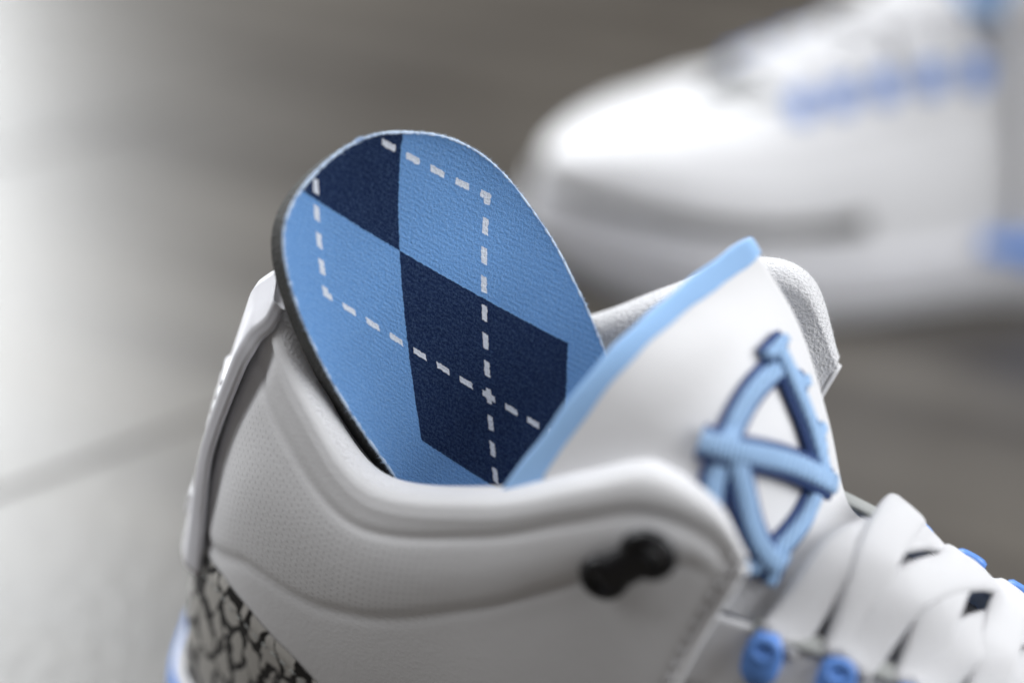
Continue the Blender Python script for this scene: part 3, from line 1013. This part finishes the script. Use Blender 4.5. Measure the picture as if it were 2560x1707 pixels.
        nn = np.array([0, 0, 1.0])[None] * np.ones((k, 1)) + np.stack([np.full(k, 0.45), path[:, 1] * 0.28, np.zeros(k)], 1)
        for _ in range(3):
            path[1:-1] = 0.25 * path[:-2] + 0.5 * path[1:-1] + 0.25 * path[2:]
        V, F = ribbon(path, nn, 1.0, 0.32, 16)
        link_mesh('lace', V, F, lace_m, root)
    for i in range(4):
        lace(near[i][0], near[i][1], far[i + 1][0], far[i + 1][1], 0.10 + 0.16 * (i % 2))
        lace(far[i][0], far[i][1], near[i + 1][0], near[i + 1][1], 0.30 - 0.16 * (i % 2))
    lace(near[4][0], near[4][1], far[4][0], far[4][1], 0.05)
    # grey cord trim running along the inside of each eyestay
    for side in (sgn, -sgn):
        pth = half(surf(GB, np.linspace(1.2, 5.8, 40), [2.97])[:, 0], side) + np.array([0, 0, 0.02])
        V, F = ribbon(pth, np.tile([0.3, side * 0.2, 1.0], (40, 1)), 0.5, 0.2)
        link_mesh('eyestay_trim', V, F, cord_m, root)
    return root


# corners of the letter N on the tongue, as (row, column) tongue parameters
LOGO = ((1.62, 1.30), (3.45, 1.00), (1.17, 2.44), (2.72, 2.46))

front_shoe = build_sneaker('white and blue sneaker in front with insole pulled up from its collar', -1)
back_shoe = build_sneaker('out-of-focus white sneaker on the floor behind, toe pointing left', 1)
BETA = math.radians(27)
# own frame: toe towards +x; place toe tip at TIP with the toe pointing left in the picture
TIP = np.array([-1.2, 25.0, 0])
BACK_SCALE = 1.04
ang = BETA + math.pi
back_shoe.rotation_euler = (0, 0, ang)
back_shoe.scale = (BACK_SCALE,) * 3
tipl = np.array([27.6 * math.cos(ang), 27.6 * math.sin(ang), 0]) * BACK_SCALE
back_shoe.location = [(TIP[i] - tipl[i]) * CM for i in range(3)]

# ------------------------------------------------------------------ insole, heel end lifted out of the collar
INO = np.array([4.30, 0.61, 12.65])
IN1 = np.array([0.67, 0.69, 0.27]); IN1 /= np.linalg.norm(IN1)
IN2 = np.array([-0.50, 0.15, 0.85]); IN2 -= IN1 * (IN1 @ IN2); IN2 /= np.linalg.norm(IN2)
INN = np.cross(IN1, IN2)


def build_insole():
    root = empty('insole', 'argyle insole in two blues with white dashed lines, bent up out of the front sneaker', 'insole')
    # half outlines: eta (along, heel end up) -> xi left / right
    eta_k = [4.49, 4.45, 4.30, 4.0, 3.58, 3.02, 2.25, 1.12, -0.2, -1.5, -2.7, -4.5, -8, -12, -17, -21, -23.5, -24.3]
    left_k = [-0.1, -0.55, -1.13, -1.81, -2.31, -2.63, -2.81, -2.89, -2.83, -2.64, -2.41, -2.2, -2.3, -2.9, -3.6, -3.0, -1.6, -0.2]
    er = [4.49, 4.44, 4.24, 3.83, 3.2, 2.37, 1.26, 0.4, -0.38, -1.08, -1.87, -2.55, -4.5, -8, -12, -17, -21, -23.5, -24.3]
    rk = [-0.1, 0.36, 0.92, 1.67, 2.28, 2.71, 3.02, 3.18, 3.25, 3.30, 3.31, 3.30, 3.1, 2.7, 2.9, 3.3, 2.6, 1.2, -0.2]
    q = np.linspace(0, 1, 60)
    eta = np.concatenate([4.485 - 2.205 * q ** 2.2, np.linspace(2.28, -4.5, 70)[1:], np.linspace(-4.5, -24.3, 70)[1:]])

    def side_curve(es, xs):
        d_ = catmull(np.array(list(zip(es, xs))), 1500)
        return np.interp(eta, d_[::-1, 0], d_[::-1, 1])
    xl, xr = side_curve(eta_k, left_k), side_curve(er, rk)
    # centre line: straight in the lifted part, then down into the shoe and forward to the toe
    ctl = [INO + IN2 * e for e in (4.48, 2, 0, -2, -3.8)] + [np.array([8.3, -0.75, 6.3]), np.array([11.5, -0.35, 4.0]), np.array([15.5, -0.1, 3.25]), np.array([20, 0, 3.1]), np.array([25.0, 0, 3.1])]
    fine = catmull(np.array(ctl), 1200)
    L = np.concatenate([[0], np.cumsum(np.linalg.norm(np.diff(fine, axis=0), axis=1))])
    pos = 4.48 - eta
    C_ = np.stack([np.interp(pos, L, fine[:, k]) for k in range(3)], 1)
    T_ = np.stack([np.interp(pos + 0.05, L, fine[:, k]) - np.interp(pos - 0.05, L, fine[:, k]) for k in range(3)], 1)
    T_ /= np.linalg.norm(T_, axis=1, keepdims=True)
    T_[0] = T_[2]; T_[1] = T_[2]
    w = smoothstep(-3.6, -12, eta)[:, None]
    A_ = IN1[None] * (1 - w) + np.array([0.0, 1.0, 0.0])[None] * w
    A_ -= T_ * np.sum(A_ * T_, axis=1, keepdims=True)
    A_ /= np.linalg.norm(A_, axis=1, keepdims=True)
    N_ = np.cross(T_, A_)
    if N_[40] @ INN < 0:
        N_ = -N_
    nr, nc = len(eta), 61
    v = np.sin(np.linspace(-1, 1, nc) * math.pi / 2)
    xi = xl[:, None] * (1 - v)[None] * 0.5 + xr[:, None] * (1 + v)[None] * 0.5
    hw = np.maximum((xr - xl) * 0.5, 1e-3)
    # heel cup: the rim turns up towards the foot side
    dist_top = 4.48 - eta
    rho = np.sqrt(v[None] ** 2 * np.ones((nr, 1)))
    cup = (0.42 * np.clip(-v[None], 0, 1) ** 2.6 + 0.16 * np.clip(v[None], 0, 1) ** 4) * np.minimum(1, hw[:, None] / 2.5) + 0.20 * np.exp(-(dist_top / 0.7))[:, None]
    top = C_[:, None] + A_[:, None] * xi[..., None] + N_[:, None] * cup[..., None]
    # print lattice coordinates
    E_ = np.broadcast_to(eta[:, None], xi.shape)
    X_ = xi
    feat = lambda c: c[0] + c[1] * X_ + c[2] * E_ + c[3] * X_ ** 2 + c[4] * X_ * E_ + c[5] * E_ ** 2 + c[6] * E_ ** 3
    su = feat([0.2192, 0.2543, -0.0872, -0.0085, -0.0062, -0.0009, -0.0003])
    tv = feat([0.2560, -0.2253, -0.1615, 0.0111, 0.0056, 0.0002, 0.0])
    UV = np.stack([su, tv], -1)

    def slab(name, d0, d1, inset, material, uv=False, flare=0.0):
        ss = np.clip(1 - inset / hw, 0, 1)[:, None, None]
        cmid = (C_ + A_ * ((xl + xr) * 0.5)[:, None])[:, None]
        t0 = cmid + (top - cmid) * ss
        up_ = t0 - N_[:, None] * d0
        dn = cmid + (t0 - cmid) * (1 + flare / np.maximum(hw, 0.5))[:, None, None] - N_[:, None] * d1
        V = np.concatenate([up_.reshape(-1, 3), dn.reshape(-1, 3)])
        F = grid_faces(nr, nc)
        o2 = nr * nc
        F = F + [tuple(i + o2 for i in reversed(f_)) for f_ in F]
        per = [j for j in range(nc)] + [i * nc + nc - 1 for i in range(1, nr)] + [(nr - 1) * nc + j for j in range(nc - 2, -1, -1)] + [i * nc for i in range(nr - 2, 0, -1)]
        # side wall with its own vertices, so that the rim stays crisp
        b = len(V)
        wall = np.concatenate([V[per], V[[p + o2 for p in per]]])
        V = np.concatenate([V, wall])
        n_ = len(per)
        F += [(b + k, b + (k + 1) % n_, b + n_ + (k + 1) % n_, b + n_ + k) for k in range(n_)]
        u_ = np.concatenate([UV.reshape(-1, 2), UV.reshape(-1, 2), UV.reshape(-1, 2)[per], UV.reshape(-1, 2)[per]])
        o = link_mesh(name, V, F, material, root, uvs=u_ if uv else None)
        me = o.data
        bm = bmesh.new(); bm.from_mesh(me)
        bmesh.ops.dissolve_degenerate(bm, edges=bm.edges, dist=1e-7)
        bmesh.ops.recalc_face_normals(bm, faces=bm.faces)
        bm.to_mesh(me); bm.free()
        me.polygons.foreach_set('use_smooth', [True] * len(me.polygons))
        return o, up_, dn, per
    cover, up_, dn, per = slab('top_cover', 0.0, 0.07, 0.0, argyle_m, uv=True)
    slab('foam_layer', 0.072, 0.66, 0.0, foam_m, flare=0.20)
    # frayed pale fibres along the cut edge of the cover
    flat = up_.reshape(-1, 3)
    per = [p for p in per if eta[p // nc] > -5]
    edge = flat[per]
    dens, nrm_ = [], []
    cen = (C_ + A_ * ((xl + xr) * 0.5)[:, None])
    c0 = INO + IN2 * 0.5 + IN1 * 0.2
    for a_, b_ in zip(edge[:-1], edge[1:]):
        if np.linalg.norm(b_ - a_) > 0.6:
            continue
        tg = (b_ - a_) / max(np.linalg.norm(b_ - a_), 1e-6)
        o_ = np.cross(tg, INN)
        if o_ @ (a_ - c0) < 0:
            o_ = -o_
        for k in range(max(2, int(np.linalg.norm(b_ - a_) / 0.02))):
            z_ = rng.uniform(0, 1)
            dens.append(a_ + (b_ - a_) * z_ - INN * rng.uniform(0.0, 0.07)); nrm_.append(o_ + 0.25 * INN)
    dens, nrm_ = np.array(dens), np.array(nrm_)
    nrm_ /= np.linalg.norm(nrm_, axis=1, keepdims=True)
    bead = edge - INN * 0.03
    br = np.argmax(np.linalg.norm(np.diff(bead, axis=0), axis=1))          # open the loop inside the shoe
    bead = np.concatenate([bead[br + 1:], bead[:br + 1]])
    keepb = np.concatenate([[True], np.linalg.norm(np.diff(bead, axis=0), axis=1) > 0.004])
    bead = bead[keepb]
    Vb, Fb = tube(bead, 0.020 + 0.022 * rng.random(len(bead)), 6, normals=np.tile(INN, (len(bead), 1)))
    link_mesh('cut_edge', Vb, Fb, fuzz_m, cover)
    V, F = fibres(dens, nrm_, 0.055, 0.006, 11000, 0.7)
    link_mesh('fuzz', V, F, fuzz_m, cover, smooth=False, kind='stuff')
    return root


insole = build_insole()
